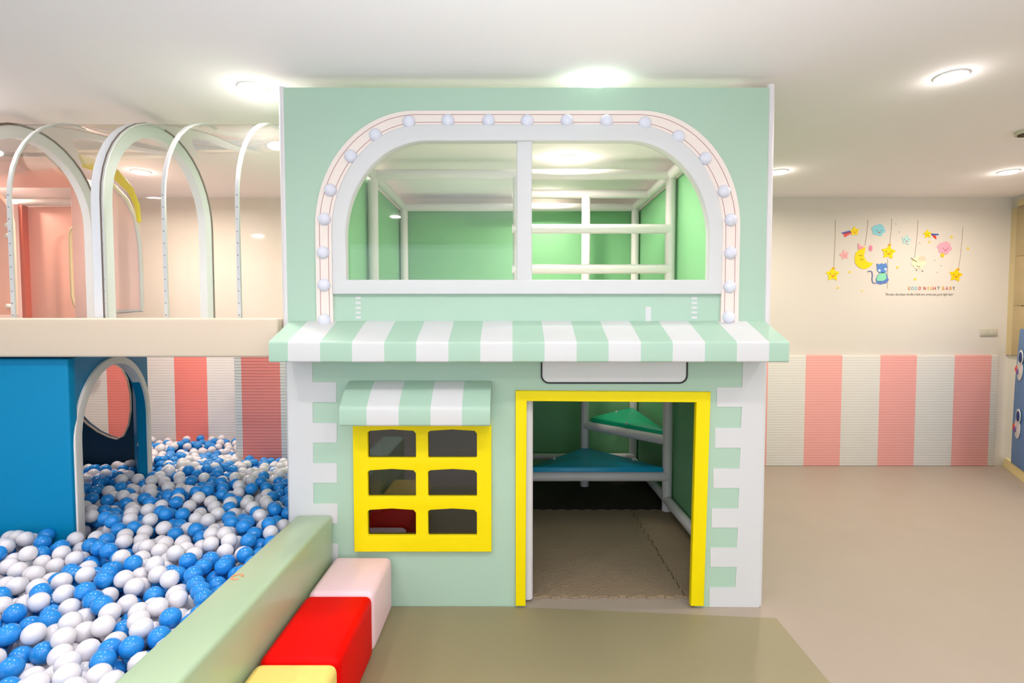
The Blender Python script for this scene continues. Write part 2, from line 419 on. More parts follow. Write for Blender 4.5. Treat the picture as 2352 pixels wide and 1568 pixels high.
# side walls, rear wall
SX0, SX1 = HX0+.03, HX1-.02
YB = 5.2
zt_in = 2.56
def sheet(name, a, b, m): return box(name, a, b, m, ph)
sheet('side_wall', (SX0, F+.06, 0), (SX0+.02, YB, zt_in), M['deepgreen'])
sheet('side_wall', (SX1-.02, F+.06, 0), (SX1, YB, zt_in), M['deepgreen'])
sheet('rear_wall', (SX0, YB, 0), (SX1, YB+.02, zt_in), M['deepgreen'])
# upper deck
sheet('deck', (SX0+.02, F+.06, 1.36), (SX1-.02, 4.0, 1.42), M['deck'])
sheet('deck', (SX0+.02, 4.0, 1.36), (.62, YB, 1.42), M['deck'])
R_ = .038
XL, XR = SX0+.065, SX1-.065
def pole(*pts, r=R_): return tube('padded_pole', pts, r, M['pole'], ph)
for x in (XL, XR):
    for y in (4.0, 5.14):
        pole((x, y, .014), (x, y, 2.59))
    pole((x, 2.75, 2.59), (x, 5.14, 2.59))
pole((XL, 4.0, 2.59), (XR, 4.0, 2.59)); pole((XL, 5.14, 2.585), (XR, 5.14, 2.585))
pole((-.0, 4.6, 2.585), (XR, 4.6, 2.585))
CXp = PX(1343, 980, 4.6)
pole((CXp, 4.6, .014), (CXp, 4.6, 2.57))
for py in (526, 618): pole((.0, 3.99, PZ(py, 4.0)), (XR, 3.99, PZ(py, 4.0)), r=.036)
pole((0.045, 3.99, 1.42), (0.045, 3.99, 2.57))
pole((XR, 2.78, .1), (XR, 5.1, .1), r=.036)
pole((XL, 2.78, .1), (XL, 5.1, .1), r=.036)
pole((XL, 5.12, .14), (XR, 5.12, .14), r=.03)
# corner steps
def tripad(name, pts, z, m, r=.04):
    c = sum((Vector(p) for p in pts), Vector((0, 0)))/3
    pp = []
    for i in range(3):
        A, B, Cc = Vector(pts[i-1]), Vector(pts[i]), Vector(pts[(i+1) % 3])
        u = (A-B).normalized(); w = (Cc-B).normalized()
        for t in (0, .5, 1): pp.append((B+u*r)*(1-t)**2+B*2*t*(1-t)+(B+w*r)*t*t)
    bm = bmesh.new(); bot = [bm.verts.new((p.x, p.y, z)) for p in pp]
    mid_ = [bm.verts.new((p.x, p.y, z+.02)) for p in pp]
    top = [bm.verts.new(((p-c).x*.97+c.x, (p-c).y*.97+c.y, z+.034)) for p in pp]; ct = bm.verts.new((c.x, c.y, z+.048))
    n = len(pp); bm.faces.new(bot[::-1])
    for k in range(n):
        bm.faces.new((bot[k], bot[(k+1) % n], mid_[(k+1) % n], mid_[k])); bm.faces.new((mid_[k], mid_[(k+1) % n], top[(k+1) % n], top[k]))
        bm.faces.new((top[k], top[(k+1) % n], ct))
    return from_bm(name, bm, m, ph, ang=50)
bx0 = .12
pole((bx0-.05, 3.99, .285), (XR, 3.99, .285))
st = tripad('step_pad', [(bx0, 3.97), (XR-.02, 3.97), (CXp, 4.62)], .325, M['stepblue'])
for px, py in ((1273, 1053), (1455, 1055)):
    g = G(px, py, .366); sphere('bolt', (g.x, g.y, .366), .012, M['white'], st, sub=2)
pole((bx0-.05, 3.99, .014), (bx0-.05, 3.99, 1.36), r=.03) if False else None
pole((CXp, 4.6, .56), (XR, 4.0, .56))
st2 = tripad('step_pad', [(CXp+.03, 4.56), (XR-.01, 4.02), (XR-.02, 5.1)], .6, M['stepgreen'])
for px, py in ((1416, 946), (1439, 972)):
    g = G(px, py, .64); sphere('bolt', (g.x, g.y, .64), .012, M['white'], st2, sub=2)

# ------------------------------------------------------------------ padded barrier and stools
bz = PZ(1181, F)
bxl, bxr = PX(681, 1181, F), PX(765, 1181, F)
bt = thing('padded_barrier', 'long pale green padded barrier wall edging the ball pit', 'barrier', ((bxl+bxr)/2, 1.75, 0))
box('barrier_pad', (bxl, .85, 0), (bxr, F-.006, bz), M['barrier'], bt, bev=.018)
g = G(545, 1325, bz)
bm = bmesh.new(); tube_bm(bm, [(g.x+.019*math.cos(t*PI/8), g.y+.021*math.sin(t*PI/8), bz+.0003) for t in range(15)], .0045, 6)
from_bm('stain', bm, M['stain'], bt)['label'] = 'orange ring stain'
sz = PZ(1273, F)+.0
sx0, sx1 = PX(772, 1273, F)+.0, PX(903, 1330, F)
sx0 = bxr+.012
def yof(py): return G(1176, py, sz).y
ys = [F-.012, yof(1363), yof(1517)-.0]
ys.append(ys[-1]-(ys[1]-ys[2]))
for i, (m, lab) in enumerate((('pink', 'pale pink padded block stool beside the playhouse wall'), ('red', 'bright red padded block stool between the pink and yellow ones'), ('lemon', 'pale yellow padded block stool cut by the bottom of the photo'))):
    o = thing('block_stool', lab, 'stool', ((sx0+sx1)/2, (ys[i]+ys[i+1])/2, 0), 'padded block stools along the barrier')
    dx = (0, 0, .0)[i]
    box('cushion_body', (sx0+dx, ys[i+1]+.003, 0.0), (sx1+dx, ys[i]-.003, sz), M[m], o, bev=.03, seg=5)

# ------------------------------------------------------------------ blue cubby in the ball pit
cb = thing('pit_cubby', 'blue padded cubby with cream-edged arched opening in the ball pit', 'cubby', (-2.9, 3.2, 0))
A0, A1 = Vector((PX(168, 1100, 2.70), 2.70, 0)), Vector((PX(343, 1000, 3.65), 3.65, 0))
L = (A1-A0).length; dv = (A1-A0).normalized()
box('front_panel', (-3.7, 2.685, 0), (A0.x+.004, 2.74, 1.295), M['blue'], cb, bev=.01)
def archloop(s0, s1, zs, ztop, bot=0.0):
    return [(s1, bot)]+arc((s0+s1)/2, zs, (s1-s0)/2, ztop-zs, 0, PI, 28)+[(s0, bot)]
plate('side_panel', [[(0.002, 0), (0.002, 1.295), (L, 1.295), (L, 0), (L-.05, 0)]+archloop(.065, L-.05, .84, 1.235)[1:-1]+[(.065, 0)]], .05, M['blue'], cb, o=A0, d=dv)
ao, ai = archloop(.0, L-.0, .84, 1.272), archloop(.072, L-.05, .84, 1.225)
plate('arch_trim', [ao+ai[::-1]], .062, M['arch'], cb, bev=.006, o=A0+Vector((dv.y, -dv.x, 0))*.014+dv*.004, d=dv)
I1 = Vector((PX(330, 1000, 4.25), 4.25, 0)); 
box('inner_side_panel', (0, 0, 0), (.001, .001, .001), M['navy'], cb)
bpy.data.objects.remove(bpy.data.objects['inner_side_panel'])
dq = (I1-A1-Vector((-.03, .03, 0)))
plate('inner_side_panel', [[(0, 0), (0, 1.295), (dq.length, 1.295), (dq.length, 0)]], .04, M['blue'], cb, o=A1+Vector((-.045, .01, 0)), d=dq)
tear = [(183, 955), (200, 973), (225, 991), (250, 1003), (268, 1008), (285, 1000), (296, 975), (301, 940), (300, 905), (293, 870), (280, 845), (262, 835), (230, 845), (195, 870), (168, 905), (168, 930)]
def P2(px, py, Y): q = P(px, py, Y); return (q.x, q.z)
ppan = [(-4.2, 0), (-4.2, 1.295), (I1.x, 1.295), (I1.x, 0)]
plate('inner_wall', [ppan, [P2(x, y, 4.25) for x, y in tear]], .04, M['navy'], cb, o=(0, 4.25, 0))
tube('hole_piping', [P(x, y, 4.25)+Vector((0, -.002, 0)) for x, y in tear], .007, M['cream'], cb, seg=8, closed=True)
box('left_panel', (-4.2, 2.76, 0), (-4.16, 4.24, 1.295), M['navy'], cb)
sphere('bolt', (A1.x-.06, A1.y-.02, .62), .014, M['white'], cb, sub=2)

# ------------------------------------------------------------------ bridge above with clear vault
br = thing('bridge_tunnel', 'raised walkway with clear vaulted tunnel and white arches above the ball pit', 'bridge', (-2.4, 3.2, 1.3))
fz0, fz1 = PZ(820, 2.62), PZ(730, 2.62)
box('fascia_beam', (-4.3, 2.62, fz0-.0), (UL-.012, 2.70, fz1), M['cream'], br, bev=.012)
box('deck', (-4.3, 2.70, 1.315), (UL-.014, 3.78, 1.36), M['deck'], br)
box('rear_beam', (-4.3, 3.72, 1.315), (UL-.014, 3.80, 1.50), M['cream'], br, bev=.01)
Y0, Y1, ZS, ZT = 2.735, 3.735, 2.12, 2.655
def vault(off=0, n=20, z0=1.36):
    cy, ry = (Y0+Y1)/2, (Y1-Y0)/2-off
    return [(cy-ry, z0)]+[(cy-ry*math.cos(PI*i/n), ZS+(ZT-off-ZS)*math.sin(PI*i/n)) for i in range(n+1)]+[(cy+ry, z0)]
def sweep(name, prof_o, prof_i, x0, x1, m, parent):
    bm = bmesh.new(); n = len(prof_o)
    R = [[bm.verts.new((x, y, z)) for y, z in pr] for pr in (prof_o, prof_i) for x in (x0, x1)]
    o0, o1, i0, i1 = R
    for k in range(n-1):
        bm.faces.new((o0[k], o0[k+1], o1[k+1], o1[k])); bm.faces.new((i0[k], i1[k], i1[k+1], i0[k+1]))
        bm.faces.new((o0[k], i0[k], i0[k+1], o0[k+1])); bm.faces.new((o1[k], o1[k+1], i1[k+1], i1[k]))
    for k in (0, n-1): bm.faces.new((o0[k], o1[k], i1[k], i0[k]))
    return from_bm(name, bm, m, parent, ang=40)
def xat(px, py=500): return PX(px, py, Y0)
# one clear sheet bent over the walk
bm = bmesh.new(); pr = vault(.002)
ra = [bm.verts.new((-4.3, y, z)) for y, z in pr]; rbv = [bm.verts.new((UL-.014, y, z)) for y, z in pr]
for k in range(len(pr)-1): bm.faces.new((ra[k], ra[k+1], rbv[k+1], rbv[k]))
from_bm('clear_vault', bm, M['clear'], br, ang=180)
for px in (-140, 212):
    x = xat(px); rg = sweep('arch_frame', vault(-.004), vault(.075), x-.002, x+.05, M['frost'], br)
    sweep('arch_edge', vault(-.008), vault(.006), x+.046, x+.054, M['ringdark'], rg)
for px in (23, 236, 377, 546):
    x = xat(px); sp = sweep('seam_strip', vault(-.006)[:12], vault(.006)[:12], x-.0095, x+.0095, M['white'], br)
    for k in range(11):
        sphere('screw', (x, Y0-.007, 1.52+k*.062), .0035, M['metal'], sp, sub=1)

# ------------------------------------------------------------------ pink playhouse behind the bridge
pk = thing('pink_playhouse', 'salmon pink play structure seen through the clear tunnel', 'playhouse', (-4.2, 4.4, 0))
bm = bmesh.new(); q = [(-5.5, 3.86), (-3.4, 3.86), (-3.8, 4.6), (-5.5, 4.6)]
lo_ = [bm.verts.new((x, y, 2.64)) for x, y in q]; hi_ = [bm.verts.new((x, y, 2.68)) for x, y in q]
bm.faces.new(lo_[::-1]); bm.faces.new(hi_)
for j in range(4): bm.faces.new((lo_[j], lo_[(j+1) % 4], hi_[(j+1) % 4], hi_[j]))
from_bm('soffit', bm, M['salmon'], pk, smooth=False)
box('rear_panel', (-5.5, 5.05, 1.2), (-3.95, 5.09, 2.5), M['blush'], pk)
box('door', (PX(66, 600, 4.9), 4.9, 1.2), (PX(172, 600, 4.9), 4.94, PZ(474, 4.9)), M['salmon'], pk, bev=.01)
tube('padded_pole', [(PX(20, 466, 4.88), 4.86, PZ(465, 4.86)), (PX(200, 466, 4.88), 4.86, PZ(465, 4.86))], .03, M['band'], pk)
tube('padded_pole', [(PX(46, 600, 4.88), 4.86, 1.2), (PX(46, 600, 4.88), 4.86, PZ(470, 4.86))], .045, M['blush'], pk)
box('door_jamb', (PX(53, 600, 4.88), 4.84, 1.2), (PX(64, 600, 4.88), 4.9, PZ(474, 4.9)), M['salmondark'], pk)
tube('grab_rail', [P(x, y, 4.8) for x, y in ((172, 520), (165, 526), (161, 540), (163, 600), (166, 680), (172, 700), (176, 706))], .014, M['tileedge'], pk, seg=10)
box('column', (PX(167, 600, 4.3), 4.3, 1.2), (PX(206, 600, 4.3), 4.36, 2.64), M['blush'], pk, bev=.01)
pplate('arched_panel', [[(245, 712), (262, 716), (327, 716), (323, 560), (312, 500), (290, 455), (262, 425), (245, 415)]], 3.95, .03, M['blush'], pk, bev=.005)
tube('panel_edge', [P(x, y, 3.945) for x, y in ((247, 700), (255, 712), (272, 716), (326, 712), (325, 640), (321, 560), (311, 500), (290, 458), (262, 428), (246, 420))], .015, M['white'], pk, seg=10)
pplate('yellow_trim', [[(178, 353), (189, 384), (222, 395), (264, 414), (292, 440), (308, 474), (314, 510), (319, 508), (315, 468), (300, 430), (266, 388), (222, 367)]], 3.86, .03, M['yellow'], pk, bev=.004)
# arched bulb band at the photo's left edge
pplate('marquee_band', [[(-10, 722), (-10, 500), (-30, 470), (-60, 452), (-60, 430), (-10, 440), (14, 470), (24, 510), (32, 722)]], 3.95, .04, M['salmon'], pk, bev=.004)
for x, y in ((17, 517), (18, 541), (19, 703)):
    p = P(x, y, 3.93); sphere('bulb', p, .02, M['band'], pk, sub=2)

# ------------------------------------------------------------------ ball pit
pf = box('pit_base', (-4.1, .9, 0), (bxl-.002, 5.26, .02), M['blue'])
pf['kind'] = 'structure'; pf.name = 'floor_pit'
D = .073; RB = D/2
def level(x, y):
    pts = [(0, .425), (2.3, .425), (2.8, .44), (3.6, .44), (4.1, .36), (4.5, .30), (6, .30)]
    for (a, va), (b, vb) in zip(pts, pts[1:]):
        if a <= y <= b: v = va+(vb-va)*(y-a)/(b-a); break
    return v+.018*math.sin(x*3.1+y*2.3)+.012*math.sin(x*7.3-y*5.1)
a0 = (A0.x, A0.y); a1 = (A1.x, A1.y)
def segdist(px, py, ax, ay, bx, by):
    vx, vy = bx-ax, by-ay; t = max(0, min(1, ((px-ax)*vx+(py-ay)*vy)/(vx*vx+vy*vy)))
    return math.hypot(px-ax-vx*t, py-ay-vy*t)
colx = PX(540, 940, CY)
def ok(x, y, z=.4):
    g = RB+.001
    if not (.95 < y < BW-.03-g and -4.05 < x): return False
    if y < F+.06:
        if x > bxl-g: return False
    if y > F-.06 and x > HX0-.03-g: return False
    if y > CY-g and x > colx-g: return False
    if x < A0.x+g and 2.70-g < y < 2.76+g: return False
    if x < I1.x+g and 4.25-g < y < 4.29+g: return False
    if x < -4.05 and y > 2.6: return False
    q = A1+Vector((-.045, .01, 0))
    if segdist(x, y, q.x, q.y, I1.x+.02, I1.y) < g+.055: return False
    if segdist(x, y, A0.x, A0.y, A0.x+dv.x*.08, A0.y+dv.y*.08) < g+.075: return False
    if segdist(x, y, A1.x, A1.y, A1.x-dv.x*.06, A1.y-dv.y*.06) < g+.075: return False
    # only what the frame can see, with a margin
    px, py, f = proj((x, y, .42))
    if px < -260 or py > 1900: return False
    return True
cells = {}
def nb(x, y):
    i, j = int(x//D), int(y//D)
    for a in (-1, 0, 1):
        for b in (-1, 0, 1):
            yield from cells.get((i+a, j+b), ())
def rest(x, y, base):
    z = base
    for (bx, by, bz_) in nb(x, y):
        d2 = (x-bx)**2+(y-by)**2
        if d2 < D*D:
            h = bz_+math.sqrt(D*D-d2)
            if h > z: z = h
    return z
balls = []
rnd = random.random
fails = 0
while fails < 1500 and len(balls) < 6500:
    y = 1.0+4.25*rnd(); x = -4.0+2.9*rnd()
    if not ok(x, y): continue
    lv = level(x, y); base = lv-.20
    z = rest(x, y, base); step = .03
    for _ in range(16):
        an = rnd()*2*PI; nx, ny = x+math.cos(an)*step, y+math.sin(an)*step
        if not ok(nx, ny): continue
        nz = rest(nx, ny, base)
        if nz < z: x, y, z = nx, ny, nz
        else: step *= .86
    if z+RB > lv+.02: fails += 1; continue
    balls.append((x, y, z)); cells.setdefault((int(x//D), int(y//D)), []).append((x, y, z))
# colour: patchy mix
cols = []
for (x, y, z) in balls:
    v = math.sin(x*9+1.3*y)+math.sin(y*11-x*4)+1.2*math.sin(x*17+y*13+z*30)
    cols.append(0 if v*.17+rnd() < .47 else 1)
# visible area of every ball (coarse depth buffer) -> the largest-showing 300 of each colour are single things
S = 4; buf = {}
for i, (x, y, z) in enumerate(balls):
    px, py, f = proj((x, y, z)); rr = RB*FPX/f*1.08
    if px < -rr or px > 2352+rr or py > 1568+rr: continue
    if py > 1181 and px > 681-(py-1181)*1.108: continue
    if px < 168 and y > 2.75 or px > 662 and y > F: continue
    for u in range(int((px-rr)//S), int((px+rr)//S)+1):
        if u < 0: continue
        for v in range(int((py-rr)//S), int((py+rr)//S)+1):
            if v*S > 1568: continue
            if (u*S+2-px)**2+(v*S+2-py)**2 < rr*rr:
                if (u, v) not in buf or buf[(u, v)][0] > f: buf[(u, v)] = (f, i)
area = {}
for f, i in buf.values(): area[i] = area.get(i, 0)+1
pick = set()
for c in (0, 1):
    ids = sorted((i for i in area if cols[i] == c), key=lambda i: -area[i])[:300]; pick.update(ids)
def ball_mesh(name, m, sub=3):
    bm = bmesh.new(); bmesh.ops.create_icosphere(bm, subdivisions=sub, radius=RB); me = bpy.data.meshes.new(name); bm.to_mesh(me); bm.free()
    for p in me.polygons: p.use_smooth = True
    me.materials.append(m); return me
bmsh = [ball_mesh('blue_ball', M['blueball']), ball_mesh('white_ball', M['whiteball'])]
info = [('blue_ball', 'glossy blue plastic ball in the ball pit behind the green barrier', 'blue ball pit balls'), ('white_ball', 'glossy white plastic ball in the ball pit behind the green barrier', 'white ball pit balls')]
protos = [None, None]
for i in sorted(pick):
    c = cols[i]
    if protos[c] is None:
        o = bpy.data.objects.new(info[c][0], bmsh[c]); tag(o, info[c][1], 'ball', info[c][2]); protos[c] = o
    else: o = protos[c].copy()
    o.location = balls[i]; C.objects.link(o)
bm = bmesh.new()
tmp = bmesh.new(); bmesh.ops.create_icosphere(tmp, subdivisions=2, radius=RB)
V2 = [v.co.copy() for v in tmp.verts]; F2 = [[v.index for v in f.verts] for f in tmp.faces]; tmp.free()
verts, faces, mi = [], [], []
for i, (x, y, z) in enumerate(balls):
    if i in pick: continue
    n0 = len(verts)
    verts += [(v.x+x, v.y+y, v.z+z) for v in V2]; faces += [[a+n0 for a in f] for f in F2]; mi += [cols[i]]*len(F2)
bm.free()
me = bpy.data.meshes.new('pit_balls'); me.from_pydata(verts, [], faces); me.materials.append(M['blueball']); me.materials.append(M['whiteball'])
me.polygons.foreach_set('material_index', mi); me.polygons.foreach_set('use_smooth', [True]*len(faces)); me.update()
tag(link('pit_balls', me), 'mass of smaller-looking blue and white plastic balls filling the rest of the pit', 'balls', kind='stuff')
print('BALLS', len(balls), len(area), len(pick))

# ------------------------------------------------------------------ wall stickers
WY = BW-.001
def poly(name, pts, m, par=None, lay=0): return pplate(name, [pts], WY-.0015-.0015*lay, .0012, m, par)
_sm = {}
def col(rgb):
    if rgb not in _sm: _sm[rgb] = mat('sticker_ink', rgb, .6, .3)
    return _sm[rgb]
def star_pts(cx_, cy_, r, rot=0, inner=.55):
    out = []
    raw = [(cx_+(r if k % 2 == 0 else r*inner)*math.sin(rot+k*PI/5), cy_-(r if k % 2 == 0 else r*inner)*math.cos(rot+k*PI/5)) for k in range(10)]
    for k in range(10):
        a, b, c = raw[k-1], raw[k], raw[(k+1) % 10]
        q = .25 if k % 2 == 0 else .12
        out += [(b[0]+(a[0]-b[0])*q, b[1]+(a[1]-b[1])*q), (b[0]*.9+(a[0]+c[0])*.05, b[1]*.9+(a[1]+c[1])*.05), (b[0]+(c[0]-b[0])*q, b[1]+(c[1]-b[1])*q)]
    return out
def circ(cx_, cy_, r, ry=None, n=16): ry = ry or r; return [(cx_+r*math.cos(2*PI*k/n), cy_+ry*math.sin(2*PI*k/n)) for k in range(n)]
def line(pts, w): # ribbon in the picture plane of the wall
    L_, R_2 = [], []
    for i, p in enumerate(pts):
        a = pts[max(0, i-1)]; b = pts[min(len(pts)-1, i+1)]
        dx, dy = b[0]-a[0], b[1]-a[1]; q = math.hypot(dx, dy) or 1; nx, ny = -dy/q*w/2, dx/q*w/2
        L_.append((p[0]+nx, p[1]+ny)); R_2.append((p[0]-nx, p[1]-ny))
    return L_+R_2[::-1]
YEL, AMB, PNK, BLU, TEA, DRK, GRY = (250, 214, 20), (244, 170, 20), (246, 178, 184), (150, 205, 214), (180, 214, 210), (110, 60, 50), (182, 162, 146)
def sticker(name, label, cat, c): 
    p = P(c[0], c[1], WY); return thing(name, label, cat, p, 'stickers of the sleepy sky mural')
def face(t, x, y, s=1.0, m=DRK):
    poly('eye', circ(x-5*s, y-2*s, 1.0*s, n=8), col(m), t, 2); poly('eye', circ(x+5*s, y-2*s, 1.0*s, n=8), col(m), t, 2)
    poly('mouth', line([(x-2.6*s, y+1.4*s), (x-1.2*s, y+3*s), (x+1*s, y+3*s), (x+2.4*s, y+1.2*s)], 1.4*s), col((200, 70, 50)), t, 2)
def star(label, x, y, r, c, rot, string=None, tail=None):
    t = sticker('star_sticker', label, 'wall sticker', (x, y))
    if string: poly('string', line(string, 1.1), col(GRY), t)
    if string: poly('bow', circ(string[-1][0], string[-1][1]+2, 3.2, 2.4, 10), col((225, 170, 30)), t, 3)
    if tail:
        for pts, cc in tail: poly('tail', pts, col(cc), t)
    poly('star_body', star_pts(x, y, r, rot), col(c), t, 1); face(t, x+r*.05, y+r*.05, r/15)
star('yellow smiling star sticker hanging on the longest string at the mural left end', 1912.5, 630, 17.5, YEL, 0, [(1919, 506), (1918.5, 540), (1917, 580), (1915, 614)])
star('pale pink star sticker between a hanging star and the moon', 1939.5, 585, 12.5, (246, 176, 176), -.2)
star('yellow shooting star sticker with rainbow tail above the pink star', 1963, 531, 12, YEL, -.1, tail=[([(1954, 528), (1932, 534), (1936, 537), (1954, 533)], (120, 120, 190)), ([(1954, 532), (1936, 536), (1940, 545), (1956, 536)], (230, 90, 90))])
star('yellow star sticker on a string beside the crescent moon', 2041, 579, 18, (252, 208, 10), .12, [(2049, 502), (2047, 530), (2044, 560)])
star('pale teal star sticker near the top middle of the mural', 2082, 551, 13, TEA, .2)
star('yellow shooting star sticker with a red and blue tail', 2130.5, 537.5, 11, YEL, -.1, tail=[([(2138, 536), (2156, 537), (2156, 540), (2140, 540)], (70, 100, 180)), ([(2139, 539), (2150, 541), (2151, 550), (2146, 546)], (220, 60, 40))])
star('yellow hanging star sticker at the mural right end above the lettering', 2195.5, 632, 17, (246, 198, 10), .15, [(2212, 521), (2210, 550), (2206, 590), (2201.5, 616)])
t = sticker('moon_sticker', 'yellow crescent moon sticker with a pink nightcap, hanging from a string', 'wall sticker', (1984, 592))
poly('string', line([(1993.5, 505), (1992, 530), (1987, 564)], 1.1), col(GRY), t)
cr = [(1975, 572), (1966, 580), (1963, 592), (1964, 603), (1970, 612), (1980, 617.5), (1990, 617), (2000, 611), (2006, 603), (1998, 603.5), (1991, 600), (1986, 593), (1984.5, 585), (1987, 576), (1988, 567), (1981, 569)]
poly('moon_body', cr, col((250, 210, 10)), t, 1)
poly('eye', line([(1973, 586), (1977, 587), (1981, 586)], 1), col(DRK), t, 2); poly('mouth', line([(1976, 595), (1979, 596.5), (1983, 595)], 1), col(DRK), t, 2)
poly('nightcap', [(1971, 558), (1977, 565), (1985, 566), (1980, 572), (1971, 572)], col((240, 150, 165)), t, 2)
poly('pompom', circ(2000, 570, 4, 7), col((236, 130, 160)), t, 1)
for lab, x, y, w, h, c, cc in (('pale blue smiling cloud sticker at the top of the mural', 2018, 528, 15, 13, (140, 204, 214), 0), ('pink smiling cloud sticker with a small star beneath it', 2170, 569, 16, 14, (242, 166, 184), 1)):
    t = sticker('cloud_sticker', lab, 'wall sticker', (x, y))
    pts = [(x+(w*(1+.12*math.sin(6*a))*math.cos(a)), y+(h*(1+.12*math.cos(5*a))*math.sin(a))) for a in [2*PI*k/36 for k in range(36)]]
    poly('cloud_body', pts, col(c), t, 1); face(t, x+2, y+3, 1, (70, 60, 90))
    if cc: poly('small_star', star_pts(x-5, y+17, 6, .3), col((236, 196, 30)), t, 2)
t = sticker('cat_sticker', 'blue sleepy cat sticker in green pyjamas with a curling tail', 'wall sticker', (2024, 630))
poly('string', line([(2039, 594), (2039, 640), (2038, 663)], 1), col(GRY), t)
poly('tail', line([(1993, 624), (1998, 622), (2003, 624), (2004, 632), (2003, 642), (2005, 649), (2011, 651)], 2.4), col((110, 112, 160)), t, 1)
poly('cat_body', [(2012, 640), (2017, 630), (2026, 624), (2036, 626), (2039, 638), (2042, 642), (2036, 650), (2022, 653), (2013, 650)], col((96, 124, 190)), t, 1)
poly('pyjama', [(2013, 640), (2018, 630), (2026, 625), (2035, 627), (2036, 640), (2028, 645), (2015, 645)], col((140, 214, 176)), t, 2)
poly('cat_head', [(2013.5, 605), (2019, 607), (2026, 604), (2031, 607), (2035, 602.5), (2038, 612), (2037, 622), (2031, 627), (2021, 627), (2015, 621), (2014.5, 612)], col((90, 134, 200)), t, 2)
poly('cheek', circ(2020, 621, 3), col((200, 216, 240)), t, 3); poly('cheek', circ(2034, 618, 3), col((200, 216, 240)), t, 3)
t = sticker('sheep_sticker', 'cream fluffy sheep sticker asleep on a swing string', 'wall sticker', (2110, 602))
poly('string', line([(2109, 506), (2106, 550), (2100, 598)], 1.1), col(GRY), t)
poly('sheep_body', [(2110+16*(1+.1*math.sin(7*a))*math.cos(a), 603+14*(1+.1*math.sin(7*a))*math.sin(a)) for a in [2*PI*k/36 for k in range(36)]], col((250, 228, 190)), t, 1)
poly('sheep_face', circ(2118, 594, 9, 6), col((248, 200, 176)), t, 2)
poly('branch', line([(2093, 592), (2099, 597), (2106, 601)], 1.2), col((110, 96, 40)), t, 3)
for x, y in ((2107, 611), (2112, 612), (2106, 620), (2119, 622)): poly('hoof', circ(x, y, 1.3, n=8), col((110, 80, 70)), t, 3)
for x, y, rr in ((1952, 624.5, 3.4), (1924.5, 661, 3), (2061.5, 614, 3.4), (2102, 641, 3.6), (2135, 555.5, 3), (2186, 544, 3.6), (2223.5, 570.5, 3.4), (1980, 668, 2.2)):
    o = poly('dot_sticker', star_pts(x, y, rr, .2, .7), col((240, 206, 70))); tag(o, 'tiny yellow star dot sticker on the mural wall', 'wall sticker', 'tiny yellow dots of the mural')
for x, y in ((2147, 597.5), (2162, 610), (2153, 625), (2113, 558), (2058, 514), (2066, 532.5)):
    o = poly('dot_sticker', circ(x, y, 1.8, n=8), col((190, 190, 178))); tag(o, 'tiny grey dot sticker on the mural wall', 'wall sticker', 'tiny grey dots of the mural')
def text_mesh(name, body, size, m, par, px, py, shear=0, width=None):
    cu = bpy.data.curves.new('t', 'FONT'); cu.body = body; cu.size = size; cu.shear = shear; cu.extrude = .0006
    ob = bpy.data.objects.new('t', cu); C.objects.link(ob); dg = bpy.context.evaluated_depsgraph_get(); dg.update()
    me = bpy.data.meshes.new_from_object(ob.evaluated_get(dg)); bpy.data.objects.remove(ob)
    a = P(px, py, WY-.002); xs = [v.co.x for v in me.vertices]; k = 1
    if width: k = width/(max(xs)-min(xs))
    x0 = min(xs)
    for v in me.vertices: v.co = Vector((a.x+(v.co.x-x0)*k, a.y-v.co.z, a.z+v.co.y))
    finish(me, m, False); return link(name, me, par)
t = sticker('lettering_sticker', 'multicoloured GOOD NIGHT BABY lettering below the mural', 'wall lettering', (2139, 662))
pal = [(214, 150, 60), (90, 170, 200), (80, 190, 210), (214, 60, 70), None, (200, 70, 50), (226, 170, 60), (226, 180, 60), (200, 60, 60), (70, 110, 120), None, (222, 170, 70), (206, 60, 100), (224, 160, 60), (60, 90, 100)]
txt = 'GOOD NIGHT BABY'
xs_ = [2085.5, 2093, 2101, 2110, 0, 2121, 2131, 2137, 2144, 2153, 0, 2164, 2172, 2180.5, 2188]
for ch, c, x in zip(txt, pal, xs_):
    if c: text_mesh('letter', ch, .048, col(c), t, x, 665.5, width=.009 if ch == 'I' else .0235)
t = sticker('script_sticker', 'thin grey handwritten line of text under the coloured lettering', 'wall lettering', (2112, 676))
text_mesh('script_text', 'The stars, the dream, the like a little star, sweet soul, good night baby!', .034, col((158, 148, 138)), t, 2034, 678, shear=.3, width=PX(2190, 678, WY)-PX(2034, 678, WY))
# switch plate
a, b = P(2250, 771, WY), P(2290, 755, WY)
o = thing('switch_plate', 'beige double wall switch plate right of the mural near the corner', 'switch', ((a.x+b.x)/2, WY, a.z))
box('plate', (a.x, WY-.012, a.z), (b.x, WY-.0005, b.z), M['plate'], o, bev=.003)
box('rocker', (a.x+.012, WY-.016, a.z+.012), ((a.x+b.x)/2-.004, WY-.0125, b.z-.012), M['plate'], o, bev=.001)
box('rocker', ((a.x+b.x)/2+.004, WY-.016, a.z+.012), (b.x-.012, WY-.0125, b.z-.012), M['plate'], o, bev=.001)

